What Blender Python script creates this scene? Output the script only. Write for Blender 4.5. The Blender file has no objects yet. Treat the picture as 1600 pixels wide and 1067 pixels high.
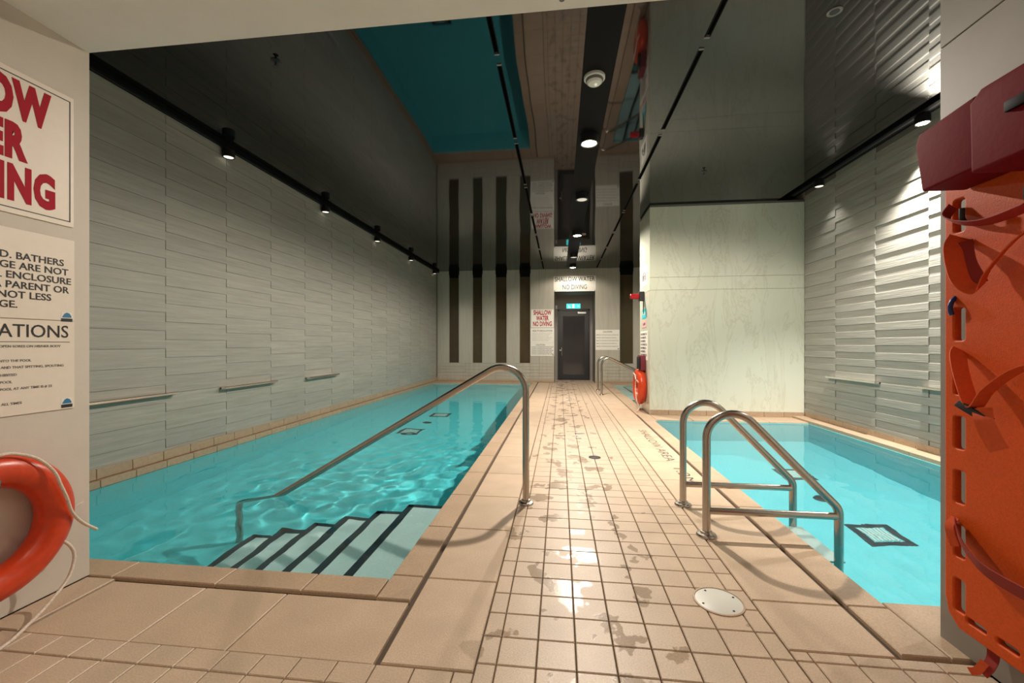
import bpy, bmesh, math, random
from mathutils import Vector, Matrix

random.seed(7)
sc = bpy.context.scene
col = sc.collection
PI = math.pi

# ------------------------------------------------------------------ camera
cam_d = bpy.data.cameras.new('camera')
cam = bpy.data.objects.new('camera', cam_d)
col.objects.link(cam)
cam_d.sensor_width = 36.0
cam_d.lens = 650.0 * 36.0 / 1600.0
cam_d.shift_y = 4.5 / 1600.0
cam_d.clip_start = 0.05
cam.location = (0, 0, 1.15)
cam.rotation_euler = (PI / 2, 0, math.atan(75.0 / 650.0))
sc.camera = cam

# ------------------------------------------------------------------ world, exposure
w = bpy.data.worlds.new('world')
sc.world = w
w.use_nodes = True
w.node_tree.nodes['Background'].inputs[0].default_value = (0.9, 0.95, 1.0, 1)
w.node_tree.nodes['Background'].inputs[1].default_value = 0.02
sc.view_settings.view_transform = 'Standard'
sc.view_settings.look = 'None'
sc.view_settings.gamma = 1.0
sc.view_settings.use_curve_mapping = False
sc.view_settings.exposure = 0.0
sc.cycles.use_denoising = True
sc.cycles.caustics_refractive = True
sc.cycles.max_bounces = 10
sc.cycles.sample_clamp_indirect = 6.0

WARM = (1.0, 0.895, 0.765)
NEUT = (1.0, 0.94, 0.86)
P_CENTRE = 620      # lit downlights over the walkway
P_DIM = 55          # the other downlights of the row
P_LEFT = 45         # left track spots
P_RIGHT = 900       # bright spot of the right track
P_ENTRY_FILL = 24        # unseen fill lights added in the entry soffit

# ------------------------------------------------------------------ materials
MATS = {}
def nodes(name):
    m = bpy.data.materials.new(name); m.use_nodes = True
    nt = m.node_tree
    return m, nt, nt.nodes['Principled BSDF']

def mat(name, color, rough=0.5, metal=0.0, var=0.0, scale=8.0, stretch=(1, 1, 1), bump=0.0,
        bscale=None, rnd=0.0, ior=1.5, emit=None, estr=0.0, coat=0.0, world=False):
    m, nt, b = nodes(name)
    N, L = nt.nodes, nt.links
    b.inputs['Base Color'].default_value = (*color, 1)
    b.inputs['Roughness'].default_value = rough
    b.inputs['Metallic'].default_value = metal
    b.inputs['IOR'].default_value = ior
    if coat: b.inputs['Coat Weight'].default_value = coat
    if emit:
        b.inputs['Emission Color'].default_value = (*emit, 1)
        b.inputs['Emission Strength'].default_value = estr
    vec = None
    if var or bump:
        if world:
            g = N.new('ShaderNodeNewGeometry'); src = g.outputs['Position']
        else:
            tc = N.new('ShaderNodeTexCoord'); src = tc.outputs['Object']
        mp = N.new('ShaderNodeMapping'); mp.inputs['Scale'].default_value = stretch
        L.new(src, mp.inputs[0]); vec = mp.outputs[0]
    last = None
    if var:
        no = N.new('ShaderNodeTexNoise'); no.inputs['Scale'].default_value = scale
        no.inputs['Detail'].default_value = 5; no.inputs['Roughness'].default_value = 0.65
        L.new(vec, no.inputs[0])
        r = N.new('ShaderNodeMapRange')
        r.inputs[1].default_value = 0.3; r.inputs[2].default_value = 0.7
        r.inputs[3].default_value = 1 - var; r.inputs[4].default_value = 1 + var
        L.new(no.outputs[0], r.inputs[0]); last = r.outputs[0]
    if rnd:
        oi = N.new('ShaderNodeObjectInfo')
        r2 = N.new('ShaderNodeMapRange')
        r2.inputs[3].default_value = 1 - rnd; r2.inputs[4].default_value = 1 + rnd
        L.new(oi.outputs['Random'], r2.inputs[0])
        if last is None: last = r2.outputs[0]
        else:
            mu = N.new('ShaderNodeMath'); mu.operation = 'MULTIPLY'
            L.new(last, mu.inputs[0]); L.new(r2.outputs[0], mu.inputs[1]); last = mu.outputs[0]
    if last is not None:
        vm = N.new('ShaderNodeVectorMath'); vm.operation = 'SCALE'
        vm.inputs[0].default_value = color
        L.new(last, vm.inputs['Scale']); L.new(vm.outputs[0], b.inputs['Base Color'])
    if bump:
        n2 = N.new('ShaderNodeTexNoise'); n2.inputs['Scale'].default_value = bscale or scale
        n2.inputs['Detail'].default_value = 4
        L.new(vec, n2.inputs[0])
        bp = N.new('ShaderNodeBump'); bp.inputs['Strength'].default_value = bump
        bp.inputs['Distance'].default_value = 0.01
        L.new(n2.outputs[0], bp.inputs['Height']); L.new(bp.outputs[0], b.inputs['Normal'])
    MATS[name] = m
    return m

def floor_mat(name, color, rough, wet=0.5, rnd=0.04):
    """matt porcelain with fine speckle; puddles of splashed water darken it and make it shine"""
    m, nt, b = nodes(name); N, L = nt.nodes, nt.links
    g = N.new('ShaderNodeNewGeometry')
    sp = N.new('ShaderNodeTexNoise'); sp.inputs['Scale'].default_value = 160; sp.inputs['Detail'].default_value = 2
    L.new(g.outputs['Position'], sp.inputs[0])
    cl = N.new('ShaderNodeTexNoise'); cl.inputs['Scale'].default_value = 5; cl.inputs['Detail'].default_value = 4
    L.new(g.outputs['Position'], cl.inputs[0])
    r1 = N.new('ShaderNodeMapRange'); r1.inputs[1].default_value = .3; r1.inputs[2].default_value = .7
    r1.inputs[3].default_value = .87; r1.inputs[4].default_value = 1.13
    L.new(sp.outputs[0], r1.inputs[0])
    r2 = N.new('ShaderNodeMapRange'); r2.inputs[1].default_value = .3; r2.inputs[2].default_value = .7
    r2.inputs[3].default_value = .93; r2.inputs[4].default_value = 1.07
    L.new(cl.outputs[0], r2.inputs[0])
    oi = N.new('ShaderNodeObjectInfo')
    r3 = N.new('ShaderNodeMapRange'); r3.inputs[3].default_value = 1 - rnd; r3.inputs[4].default_value = 1 + rnd
    L.new(oi.outputs['Random'], r3.inputs[0])
    # splashed-water mask: ragged puddles along the middle of the walkway
    sep = N.new('ShaderNodeSeparateXYZ'); L.new(g.outputs['Position'], sep.inputs[0])
    ax = N.new('ShaderNodeMath'); ax.operation = 'SUBTRACT'; ax.inputs[1].default_value = 0.08
    L.new(sep.outputs[0], ax.inputs[0])
    ab = N.new('ShaderNodeMath'); ab.operation = 'ABSOLUTE'; L.new(ax.outputs[0], ab.inputs[0])
    band = N.new('ShaderNodeMapRange'); band.inputs[1].default_value = .12; band.inputs[2].default_value = .75
    band.inputs[3].default_value = .09; band.inputs[4].default_value = -.12
    L.new(ab.outputs[0], band.inputs[0])
    pn = N.new('ShaderNodeTexNoise'); pn.inputs['Scale'].default_value = 5.5; pn.inputs['Detail'].default_value = 3.5
    pn.inputs['Roughness'].default_value = .55
    mp = N.new('ShaderNodeMapping'); mp.inputs['Scale'].default_value = (1.0, .8, 1)
    mp.inputs['Location'].default_value = (3.7, 1.9, 0)
    L.new(g.outputs['Position'], mp.inputs[0]); L.new(mp.outputs[0], pn.inputs[0])
    ad = N.new('ShaderNodeMath'); ad.operation = 'ADD'; L.new(pn.outputs[0], ad.inputs[0]); L.new(band.outputs[0], ad.inputs[1])
    mk = N.new('ShaderNodeMapRange'); mk.inputs[1].default_value = .625; mk.inputs[2].default_value = .645
    L.new(ad.outputs[0], mk.inputs[0])
    wm = N.new('ShaderNodeMath'); wm.operation = 'MULTIPLY'; wm.inputs[1].default_value = wet
    L.new(mk.outputs[0], wm.inputs[0])
    m1 = N.new('ShaderNodeMath'); m1.operation = 'MULTIPLY'; L.new(r1.outputs[0], m1.inputs[0]); L.new(r2.outputs[0], m1.inputs[1])
    m2 = N.new('ShaderNodeMath'); m2.operation = 'MULTIPLY'; L.new(m1.outputs[0], m2.inputs[0]); L.new(r3.outputs[0], m2.inputs[1])
    dk = N.new('ShaderNodeMapRange'); dk.inputs[3].default_value = 1.0; dk.inputs[4].default_value = .74
    L.new(wm.outputs[0], dk.inputs[0])
    m3 = N.new('ShaderNodeMath'); m3.operation = 'MULTIPLY'; L.new(m2.outputs[0], m3.inputs[0]); L.new(dk.outputs[0], m3.inputs[1])
    vm = N.new('ShaderNodeVectorMath'); vm.operation = 'SCALE'; vm.inputs[0].default_value = color
    L.new(m3.outputs[0], vm.inputs['Scale']); L.new(vm.outputs[0], b.inputs['Base Color'])
    ro = N.new('ShaderNodeMapRange'); ro.inputs[3].default_value = rough; ro.inputs[4].default_value = .16
    L.new(wm.outputs[0], ro.inputs[0]); L.new(ro.outputs[0], b.inputs['Roughness'])
    bp = N.new('ShaderNodeBump'); bp.inputs['Strength'].default_value = .12; bp.inputs['Distance'].default_value = .004
    L.new(sp.outputs[0], bp.inputs['Height']); L.new(bp.outputs[0], b.inputs['Normal'])
    MATS[name] = m
    return m

floor_mat('tile', (.58, .445, .325), .42, wet=.9)
floor_mat('slab', (.575, .435, .31), .5, wet=.55)
floor_mat('coping', (.50, .365, .25), .5, wet=.3)
mat('grout', (.10, .07, .05), .9)
mat('grey_grout', (.16, .15, .13), .9)
mat('stone', (.335, .325, .285), .62, var=.12, scale=14, stretch=(1, .12, 2.2), bump=.3, bscale=40, rnd=.05, world=True)
mat('stone_back', (.46, .43, .36), .6, var=.10, scale=14, stretch=(2.2, 1, .12), bump=.2, bscale=40, rnd=.03, world=True)
mat('band', (.40, .29, .19), .5, var=.12, scale=30, rnd=.05, world=True)
mat('plaster', (.66, .60, .53), .75, var=.03, scale=4, bump=.05, bscale=120)
mat('soffit', (.86, .82, .77), .8, var=.03, scale=4)
mat('grey_panel', (.27, .25, .225), .55, var=.04, scale=6)
mat('black', (.008, .008, .009), .45)
mat('black_matt', (.004, .004, .005), .6, ior=1.2)
mat('slot_black', (.001, .001, .001), .7, ior=1.05)
mat('black_frame', (.010, .011, .013), .35)
mat('white_plastic', (.72, .72, .66), .4)
mat('sign_white', (.86, .83, .76), .45)
mat('sign_warm', (.83, .74, .64), .5, var=.02, scale=30)
mat('ink', (.012, .012, .014), .6)
mat('worn_ink', (.05, .04, .03), .7)
mat('red_ink', (.40, .004, .022), .85)
mat('blue_ink', (.03, .19, .38), .5)
mat('grey_ink', (.20, .18, .17), .6)
mat('steel', (.46, .415, .37), .27, metal=1.0, var=.05, scale=30, bump=.02, bscale=200)
mat('steel_bright', (.75, .75, .72), .18, metal=1.0)
mat('orange_buoy', (.62, .052, .010), .32, var=.12, scale=30)
mat('orange_board', (.60, .078, .006), .5, ior=1.35, var=.12, scale=120, bump=.10, bscale=220)
mat('orange_strap', (.70, .10, .022), .7, var=.10, scale=90)
mat('red_strap', (.28, .014, .008), .7)
mat('red_foam', (.15, .002, .008), .7, ior=1.2, bump=.08, bscale=40)
mat('rope', (.70, .60, .50), .8, var=.25, scale=160)
mat('blue_plastic', (.01, .03, .16), .3)
mat('maroon', (.16, .015, .03), .4)
mat('yellow', (.75, .45, .03), .4)
mat('lens_off', (.55, .55, .50), .3, emit=(1, .9, .75), estr=.5)
mat('lamp_lit', (.9, .9, .85), .3, emit=(1.0, .85, .62), estr=60.0)
mat('lamp_side', (.9, .9, .85), .3, emit=(1.0, .88, .70), estr=1.4)
mat('exit_green', (.05, .5, .45), .4, emit=(.05, .75, .75), estr=1.6)
mat('exit_white', (.8, .9, .9), .4, emit=(.7, 1.0, 1.0), estr=1.8)
mat('beacon_red', (.35, .005, .012), .25, emit=(.9, .02, .02), estr=.02)
mat('cyan_label', (.05, .62, .70), .4)
mat('pink_label', (.75, .45, .45), .5)
mat('pool_floor', (.18, .68, .75), .6, var=.05, scale=40, world=True)
mat('pool_floor_deep', (.16, .80, .86), .6, var=.05, scale=40, world=True)
mat('pool_wall', (.17, .62, .68), .6, var=.05, scale=40, world=True)
mat('pool_wall_deep', (.16, .78, .84), .6, var=.05, scale=40, world=True)
mat('step_tile', (.84, .88, .86), .6, var=.06, scale=60, world=True)
mat('nosing', (.008, .016, .028), .5)
mat('dark_glass', (.07, .05, .026), .03, var=.12, scale=2, ior=1.5)
mat('door_glass', (.045, .042, .045), .08)
mat('dark_brown', (.05, .035, .02), .8)

def marble():
    m, nt, b = nodes('marble'); N, L = nt.nodes, nt.links
    g = N.new('ShaderNodeNewGeometry')
    mp = N.new('ShaderNodeMapping'); mp.inputs['Scale'].default_value = (1.0, 1.0, .30)
    mp.inputs['Rotation'].default_value = (0, .30, 0)
    L.new(g.outputs['Position'], mp.inputs[0])
    n1 = N.new('ShaderNodeTexNoise'); n1.inputs['Scale'].default_value = 2.6; n1.inputs['Detail'].default_value = 8
    n1.inputs['Roughness'].default_value = .68; n1.inputs['Distortion'].default_value = 1.1
    L.new(mp.outputs[0], n1.inputs[0])
    cr = N.new('ShaderNodeValToRGB')
    e = cr.color_ramp.elements
    e[0].position = .30; e[0].color = (.62, .64, .52, 1)
    e[1].position = .60; e[1].color = (.66, .675, .565, 1)
    k = cr.color_ramp.elements.new(.49); k.color = (.655, .665, .55, 1)
    k = cr.color_ramp.elements.new(.512); k.color = (.57, .565, .455, 1)
    k = cr.color_ramp.elements.new(.53); k.color = (.66, .67, .56, 1)
    L.new(n1.outputs[0], cr.inputs[0]); L.new(cr.outputs[0], b.inputs['Base Color'])
    b.inputs['Roughness'].default_value = .22
    MATS['marble'] = m
marble()

def ceiling_mat():
    m, nt, b = nodes('gloss_black'); N, L = nt.nodes, nt.links
    b.inputs['Base Color'].default_value = (.006, .006, .006, 1)
    b.inputs['Roughness'].default_value = .035
    b.inputs['IOR'].default_value = 1.5
    g = N.new('ShaderNodeNewGeometry')
    n1 = N.new('ShaderNodeTexNoise'); n1.inputs['Scale'].default_value = .8; n1.inputs['Detail'].default_value = 1
    L.new(g.outputs['Position'], n1.inputs[0])
    bp = N.new('ShaderNodeBump'); bp.inputs['Strength'].default_value = .12; bp.inputs['Distance'].default_value = .05
    L.new(n1.outputs[0], bp.inputs['Height']); L.new(bp.outputs[0], b.inputs['Normal'])
    MATS['gloss_black'] = m
ceiling_mat()

def water_mat(name, tint, ripple):
    m = bpy.data.materials.new(name); m.use_nodes = True
    nt = m.node_tree; N, L = nt.nodes, nt.links
    N.remove(N['Principled BSDF'])
    out = N['Material Output']
    gl = N.new('ShaderNodeBsdfGlass'); gl.inputs['IOR'].default_value = 1.333
    gl.inputs['Roughness'].default_value = 0.0
    gl.inputs['Color'].default_value = (*tint, 1)
    g = N.new('ShaderNodeNewGeometry')
    n1 = N.new('ShaderNodeTexNoise'); n1.inputs['Scale'].default_value = 7; n1.inputs['Detail'].default_value = 2
    n1.inputs['Distortion'].default_value = .6
    L.new(g.outputs['Position'], n1.inputs[0])
    bp = N.new('ShaderNodeBump'); bp.inputs['Strength'].default_value = ripple; bp.inputs['Distance'].default_value = .02
    L.new(n1.outputs[0], bp.inputs['Height']); L.new(bp.outputs[0], gl.inputs['Normal'])
    L.new(gl.outputs[0], out.inputs['Surface'])
    MATS[name] = m
water_mat('water_left', (.84, .98, .99), .03)
water_mat('water_right', (.90, .99, 1.0), .03)

# ------------------------------------------------------------------ mesh helpers
def mesh_from(bm, name, smooth=False, angle=None):
    bmesh.ops.recalc_face_normals(bm, faces=bm.faces)
    me = bpy.data.meshes.new(name)
    bm.to_mesh(me); bm.free()
    if smooth:
        for p in me.polygons: p.use_smooth = True
        if angle is not None:
            me.set_sharp_from_angle(angle=math.radians(angle))
    return me

def obj(name, me, material=None, parent=None, loc=(0, 0, 0), rot=(0, 0, 0)):
    if isinstance(me, bmesh.types.BMesh): me = mesh_from(me, name)
    o = bpy.data.objects.new(name, me); col.objects.link(o)
    o.location = loc; o.rotation_euler = rot
    if material and me is not None and not me.materials: me.materials.append(MATS[material])
    if parent: o.parent = parent
    return o

def tag(o, label=None, cat=None, group=None, kind=None):
    if label: o['label'] = label
    if cat: o['category'] = cat
    if group: o['group'] = group
    if kind: o['kind'] = kind
    return o

def thing(name, label, cat, loc=(0, 0, 0), rot=(0, 0, 0), group=None, kind=None):
    o = bpy.data.objects.new(name, None); col.objects.link(o)
    o.empty_display_size = .1
    o.location = loc; o.rotation_euler = rot
    return tag(o, label, cat, group, kind)

def bbox(bm, x0, x1, y0, y1, z0, z1):
    vs = [bm.verts.new(p) for p in ((x0,y0,z0),(x1,y0,z0),(x1,y1,z0),(x0,y1,z0),(x0,y0,z1),(x1,y0,z1),(x1,y1,z1),(x0,y1,z1))]
    for f in ((0,3,2,1),(4,5,6,7),(0,1,5,4),(1,2,6,5),(2,3,7,6),(3,0,4,7)):
        bm.faces.new([vs[i] for i in f])
    return vs

def box(x0, x1, y0, y1, z0, z1, bev=0.0, seg=1):
    bm = bmesh.new(); bbox(bm, x0, x1, y0, y1, z0, z1)
    if bev: bmesh.ops.bevel(bm, geom=list(bm.edges), offset=bev, segments=seg, affect='EDGES', profile=.6)
    return mesh_from(bm, 'box', smooth=bool(bev and seg > 1), angle=40)

def boxes(lst):
    bm = bmesh.new()
    for b in lst: bbox(bm, *b)
    return mesh_from(bm, 'boxes')

def tile_mesh(sx, sy, h=.02, ch=.003):
    """tile with chamfered top edge, centred, top at z=0"""
    bm = bmesh.new(); a, b = sx / 2, sy / 2
    rings = []
    for (i, z) in ((0, -h), (0, -ch), (ch, 0)):
        rings.append([bm.verts.new(p) for p in ((-a+i, -b+i, z), (a-i, -b+i, z), (a-i, b-i, z), (-a+i, b-i, z))])
    for r0, r1 in zip(rings, rings[1:]):
        for k in range(4):
            bm.faces.new((r0[k], r0[(k+1) % 4], r1[(k+1) % 4], r1[k]))
    bm.faces.new(rings[-1])
    return mesh_from(bm, 'tile')

def cyl(r, h, seg=32, r2=None, bev=0.0, z0=0.0):
    """lathe about z from z0 to z0+h"""
    r2 = r if r2 is None else r2
    prof = [(0, 0), (r - bev, 0), (r, bev), (r2, h - bev), (r2 - bev, h), (0, h)] if bev else [(0, 0), (r, 0), (r2, h), (0, h)]
    return lathe([(a, b + z0) for a, b in prof], seg)

def lathe(prof, seg=32, ang=35):
    bm = bmesh.new(); rings = []
    for (r, z) in prof:
        if r < 1e-6: rings.append([bm.verts.new((0, 0, z))])
        else: rings.append([bm.verts.new((r*math.cos(2*PI*k/seg), r*math.sin(2*PI*k/seg), z)) for k in range(seg)])
    for a, b in zip(rings, rings[1:]):
        for k in range(seg):
            k2 = (k+1) % seg
            if len(a) == 1 and len(b) == 1: continue
            if len(a) == 1: bm.faces.new((a[0], b[k2], b[k]))
            elif len(b) == 1: bm.faces.new((a[k], a[k2], b[0]))
            else: bm.faces.new((a[k], a[k2], b[k2], b[k]))
    return mesh_from(bm, 'lathe', smooth=True, angle=ang)

def fillet(pts, radii, n=10):
    """polyline corners rounded; pts list of Vector"""
    pts = [Vector(p) for p in pts]; out = [pts[0]]
    for i in range(1, len(pts) - 1):
        p, r = pts[i], radii[i - 1]
        a = (pts[i-1] - p).normalized(); b = (pts[i+1] - p).normalized()
        ang = a.angle(b)
        if r <= 0 or ang > PI - .01: out.append(p); continue
        t = r / math.tan(ang / 2)
        c = p + (a + b).normalized() * (r / math.sin(ang / 2))
        s, e = p + a * t - c, p + b * t - c
        tot = s.angle(e); ax = s.cross(e).normalized()
        for k in range(n + 1):
            out.append(c + Matrix.Rotation(tot * k / n, 3, ax) @ s)
    out.append(pts[-1])
    return out

def smooth_path(pts, n=8):
    """Catmull-Rom through pts"""
    pts = [Vector(p) for p in pts]; P = [pts[0]*2 - pts[1]] + pts + [pts[-1]*2 - pts[-2]]
    out = []
    for i in range(1, len(P) - 2):
        a, b, c, d = P[i-1], P[i], P[i+1], P[i+2]
        for k in range(n):
            t = k / n
            out.append(.5 * ((2*b) + (c - a)*t + (2*a - 5*b + 4*c - d)*t*t + (3*b - a - 3*c + d)*t**3))
    out.append(pts[-1])
    return out

def sweep(path, prof, cap=True, closed=False, up0=None):
    """sweep 2D profile [(a,b)..] along path with parallel transport"""
    bm = bmesh.new(); n = len(path); rings = []
    tang = []
    for i in range(n):
        if closed: t = path[(i+1) % n] - path[i-1]
        else: t = path[min(i+1, n-1)] - path[max(i-1, 0)]
        tang.append(t.normalized())
    u = Vector(up0) if up0 else (Vector((0, 0, 1)) if abs(tang[0].z) < .9 else Vector((1, 0, 0)))
    u = (u - tang[0]*u.dot(tang[0])).normalized()
    for i in range(n):
        if i:
            u = (u - tang[i]*u.dot(tang[i]))
            u.normalize()
        v = tang[i].cross(u)
        rings.append([bm.verts.new(path[i] + u*a + v*b) for a, b in prof])
    m = len(prof)
    rng = range(n) if closed else range(n-1)
    for i in rng:
        a, b = rings[i], rings[(i+1) % n]
        for k in range(m):
            bm.faces.new((a[k], a[(k+1) % m], b[(k+1) % m], b[k]))
    if cap and not closed:
        bm.faces.new(rings[0][::-1]); bm.faces.new(rings[-1])
    return mesh_from(bm, 'sweep', smooth=True, angle=50)

def circ(r, n=14): return [(r*math.cos(2*PI*k/n), r*math.sin(2*PI*k/n)) for k in range(n)]
def tube(path, r, n=14, closed=False): return sweep([Vector(p) for p in path], circ(r, n), closed=closed)
def ribbon(path, wd, th=.003, up0=None):
    return sweep([Vector(p) for p in path], [(-wd/2, -th/2), (wd/2, -th/2), (wd/2, th/2), (-wd/2, th/2)], up0=up0)

def prism(poly, axis, a0, a1):
    """extrude polygon (2D) along axis: 'x' poly=(y,z), 'y' poly=(x,z), 'z' poly=(x,y)"""
    bm = bmesh.new()
    def P(p, a): return {'x': (a, p[0], p[1]), 'y': (p[0], a, p[1]), 'z': (p[0], p[1], a)}[axis]
    A = [bm.verts.new(P(p, a0)) for p in poly]; B = [bm.verts.new(P(p, a1)) for p in poly]
    bm.faces.new(A); bm.faces.new(B[::-1]); n = len(poly)
    for k in range(n): bm.faces.new((A[k], A[(k+1) % n], B[(k+1) % n], B[k]))
    return mesh_from(bm, 'prism')

def text_mesh(body, height, width=None, bold=0.0, align='CENTER', depth=.0008):
    """flat lettering in the xy plane, cap height = height, scaled to a given width"""
    cu = bpy.data.curves.new('lettering', 'FONT'); cu.body = body; cu.size = 1.0
    cu.offset = bold; cu.space_character = 1.1 if bold > .05 else 1.0; cu.resolution_u = 3; cu.extrude = 0.0
    o = bpy.data.objects.new('lettering_tmp', cu); col.objects.link(o)
    dg = bpy.context.evaluated_depsgraph_get()
    me = bpy.data.meshes.new_from_object(o.evaluated_get(dg))
    bpy.data.objects.remove(o); bpy.data.curves.remove(cu)
    xs = [v.co.x for v in me.vertices]; ys = [v.co.y for v in me.vertices]
    x0, x1 = min(xs), max(xs)
    capb, capt = 0.0, max(ys)
    sy = height / (capt - capb)
    sx = (width / (x1 - x0)) if width else sy
    off = {'CENTER': (x0+x1)/2, 'LEFT': x0, 'RIGHT': x1}[align]
    for v in me.vertices:
        v.co.x = (v.co.x - off) * sx; v.co.y = v.co.y * sy; v.co.z = 0
    me.materials.clear()
    for p_ in me.polygons: p_.use_smooth = False
    # slight thickness
    bm = bmesh.new(); bm.from_mesh(me)
    r = bmesh.ops.extrude_face_region(bm, geom=list(bm.faces))
    for g in r['geom']:
        if isinstance(g, bmesh.types.BMVert): g.co.z += depth
    bmesh.ops.recalc_face_normals(bm, faces=bm.faces)
    bm.to_mesh(me); bm.free()
    return me

def spot(name, loc, target, energy, angle, blend=.5, radius=.05, color=WARM, parent=None):
    l = bpy.data.lights.new(name, 'SPOT'); l.energy = energy; l.color = color
    l.spot_size = math.radians(angle); l.spot_blend = blend; l.shadow_soft_size = radius
    l.cycles.is_caustics_light = True
    o = bpy.data.objects.new(name, l); col.objects.link(o)
    o.location = loc
    d = Vector(target) - Vector(loc)
    o.rotation_euler = d.to_track_quat('-Z', 'Y').to_euler()
    if parent:
        o.parent = parent; o.location = Vector(loc) - parent.location
    return o

# ================================================================== SETTING
LX, RX, BY, CZ = -3.79, 3.81, 12.6, 3.42       # walls, back wall, ceiling
EX0, EX1, EY, EZ = -2.33, 1.486, 1.82, 2.60    # entry walls, end of the entry, its soffit
LP = (-3.74, -.83, 1.96, 12.0, -1.0)           # left pool  x0 x1 y0 y1 floor
RP = (1.42, 3.62, 2.03, 6.55, -1.25)           # right pool
HP = (1.47, 3.74, 7.95, 11.9, -.95)            # rear pool
WZ = -.02

# ---- floor: bed with the openings of the pools, tiles and slabs on it
bed = [(-.83, 1.42, -1.6, BY), (-3.9, -.83, -1.6, 1.96), (1.42, 3.9, -1.6, 2.03), (-3.9, -.83, 12.0, BY),
       (1.42, 3.9, 6.55, 7.95), (3.62, 3.9, 2.03, 6.55), (1.42, 3.9, 11.9, BY), (1.42, 1.47, 7.95, 11.9),
       (3.74, 3.9, 7.95, 11.9), (-3.9, -3.74, 1.96, 12.0), (-.17, 1.04, BY, 13.75)]
floor = tag(obj('floor', boxes([(a, b, c, d, -.16, -.018) for a, b, c, d in bed]), 'grout'), kind='structure')
floor['label'] = 'beige tiled pool deck and walkway between the pools'

TP, RPITCH, G = .1432, .1435, .0045
cols = [(-.300, -.228)] + [(-.228 + k*TP, -.228 + (k+1)*TP) for k in range(7)] + [(-.228 + 7*TP, -.228 + 7*TP + .078)]
Y0 = 1.478 - RPITCH * 1
full = tile_mesh(TP - G, RPITCH - G); half_l = tile_mesh(.072 - G, RPITCH - G); half_r = tile_mesh(.078 - G, RPITCH - G)
for m_ in (full, half_l, half_r): m_.materials.append(MATS['tile'])
NROW = 25
for r in range(NROW):
    y = Y0 + RPITCH * (r + .5)
    for k, (a, b) in enumerate(cols):
        me = half_l if k == 0 else half_r if k == 8 else full
        if y < 1.45 and k in (0, 8): pass
        obj('tile', me, None, floor, ((a+b)/2, y, 0))
def tile_stuff(rects):
    bm = bmesh.new()
    for (a, b, c, d) in rects:
        h, ch, g = .02, .003, G/2
        a += g; b -= g; c += g; d -= g
        rg = []
        for i, z in ((0, -h), (0, -ch), (ch, 0)):
            rg.append([bm.verts.new(p) for p in ((a+i, c+i, z), (b-i, c+i, z), (b-i, d-i, z), (a+i, d-i, z))])
        for r0, r1 in zip(rg, rg[1:]):
            for k in range(4): bm.faces.new((r0[k], r0[(k+1) % 4], r1[(k+1) % 4], r1[k]))
        bm.faces.new(rg[-1])
    return mesh_from(bm, 'tiles')
rects = []
yy = Y0 + RPITCH * NROW
while yy < BY - .01:
    y2 = min(yy + RPITCH, BY)
    rects += [(a, b, yy, y2) for a, b in cols]; yy = y2
yy = BY
while yy < 13.6:
    rects += [(max(a, -.165), min(b, 1.035), yy, yy + RPITCH) for a, b in [(-.228 + k*TP, -.228 + (k+1)*TP) for k in range(9)]]; yy += RPITCH
# the entry floor: rows in front of the slabs
fx = [-.228 + k*TP for k in range(-15, 13)]
near_rows = 3
for r in range(near_rows):
    y = Y0 - RPITCH * (r + .5)
    for k in range(len(fx)-1):
        if fx[k] < EX0 or fx[k+1] > EX1 + .02: continue
        if r >= 2 and not (-1.2 < fx[k] < 1.2): rects.append((fx[k], fx[k+1], y - RPITCH/2, y + RPITCH/2)); continue
        obj('tile', full, None, floor, ((fx[k]+fx[k+1])/2, y, 0))
for k in range(len(fx)-1):        # cut rows in front of the slabs
    a, b = fx[k], min(fx[k+1], EX1)
    if b <= -.299 and a >= EX0: rects.append((a, b, Y0, 1.432))
    elif a < -.30 < b: rects.append((a, -.30, Y0, 1.432))
    if b > .86:
        a = max(a, .855)
        rects += [(a, b, Y0, Y0 + RPITCH), (a, b, Y0 + RPITCH, Y0 + 2*RPITCH), (a, b, Y0 + 2*RPITCH, 1.674)]
for r in range(near_rows, 19):
    y = Y0 - RPITCH * (r + 1)
    rects += [(fx[k], fx[k+1], y, y + RPITCH) for k in range(len(fx)-1) if fx[k] >= EX0 and fx[k+1] <= EX1 + .02]
# remaining narrow strips between the half column and the entry tiles
st = obj('tile', tile_stuff(rects), 'tile', floor); st['kind'] = 'stuff'

def slab(a, b, c, d, m='slab', top=0.0, name='paving_slab', g=.003, h=.02):
    me = tile_mesh(b - a - 2*g, d - c - 2*g, h=h, ch=.004)
    me.materials.append(MATS[m])
    return obj(name, me, None, floor, ((a+b)/2, (c+d)/2, top))

Ys = [Y0 + .0] + [1.99 + .56*k for k in range(19)]
Ys = [y for y in Ys if y < BY - .2] + [BY]
for c, d in zip(Ys, Ys[1:]):
    slab(-.648, -.302, 1.436 if c < 1.4 else c, d)             # left run of slabs
    slab(-.83, -.668, max(c, 1.80), d, 'coping', .004, 'coping_stone')
YR = [1.676, 1.985] + [1.985 + .56*k for k in range(1, 18)] + [BY]
for c, d in zip(YR, YR[1:]):
    slab(.855, 1.232, c, d)
    if d < 6.6: slab(1.252, 1.42, max(c, 1.69), d, 'coping', .004, 'coping_stone')
    elif c > 7.5: slab(1.24, 1.47, c, d, 'coping', .004, 'coping_stone')
slab(.855 + .4, 1.456, 6.46, 7.0, 'coping', .004, 'coping_stone'); slab(1.24, 1.452, 7.0, 7.58, 'coping', .004, 'coping_stone')
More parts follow.
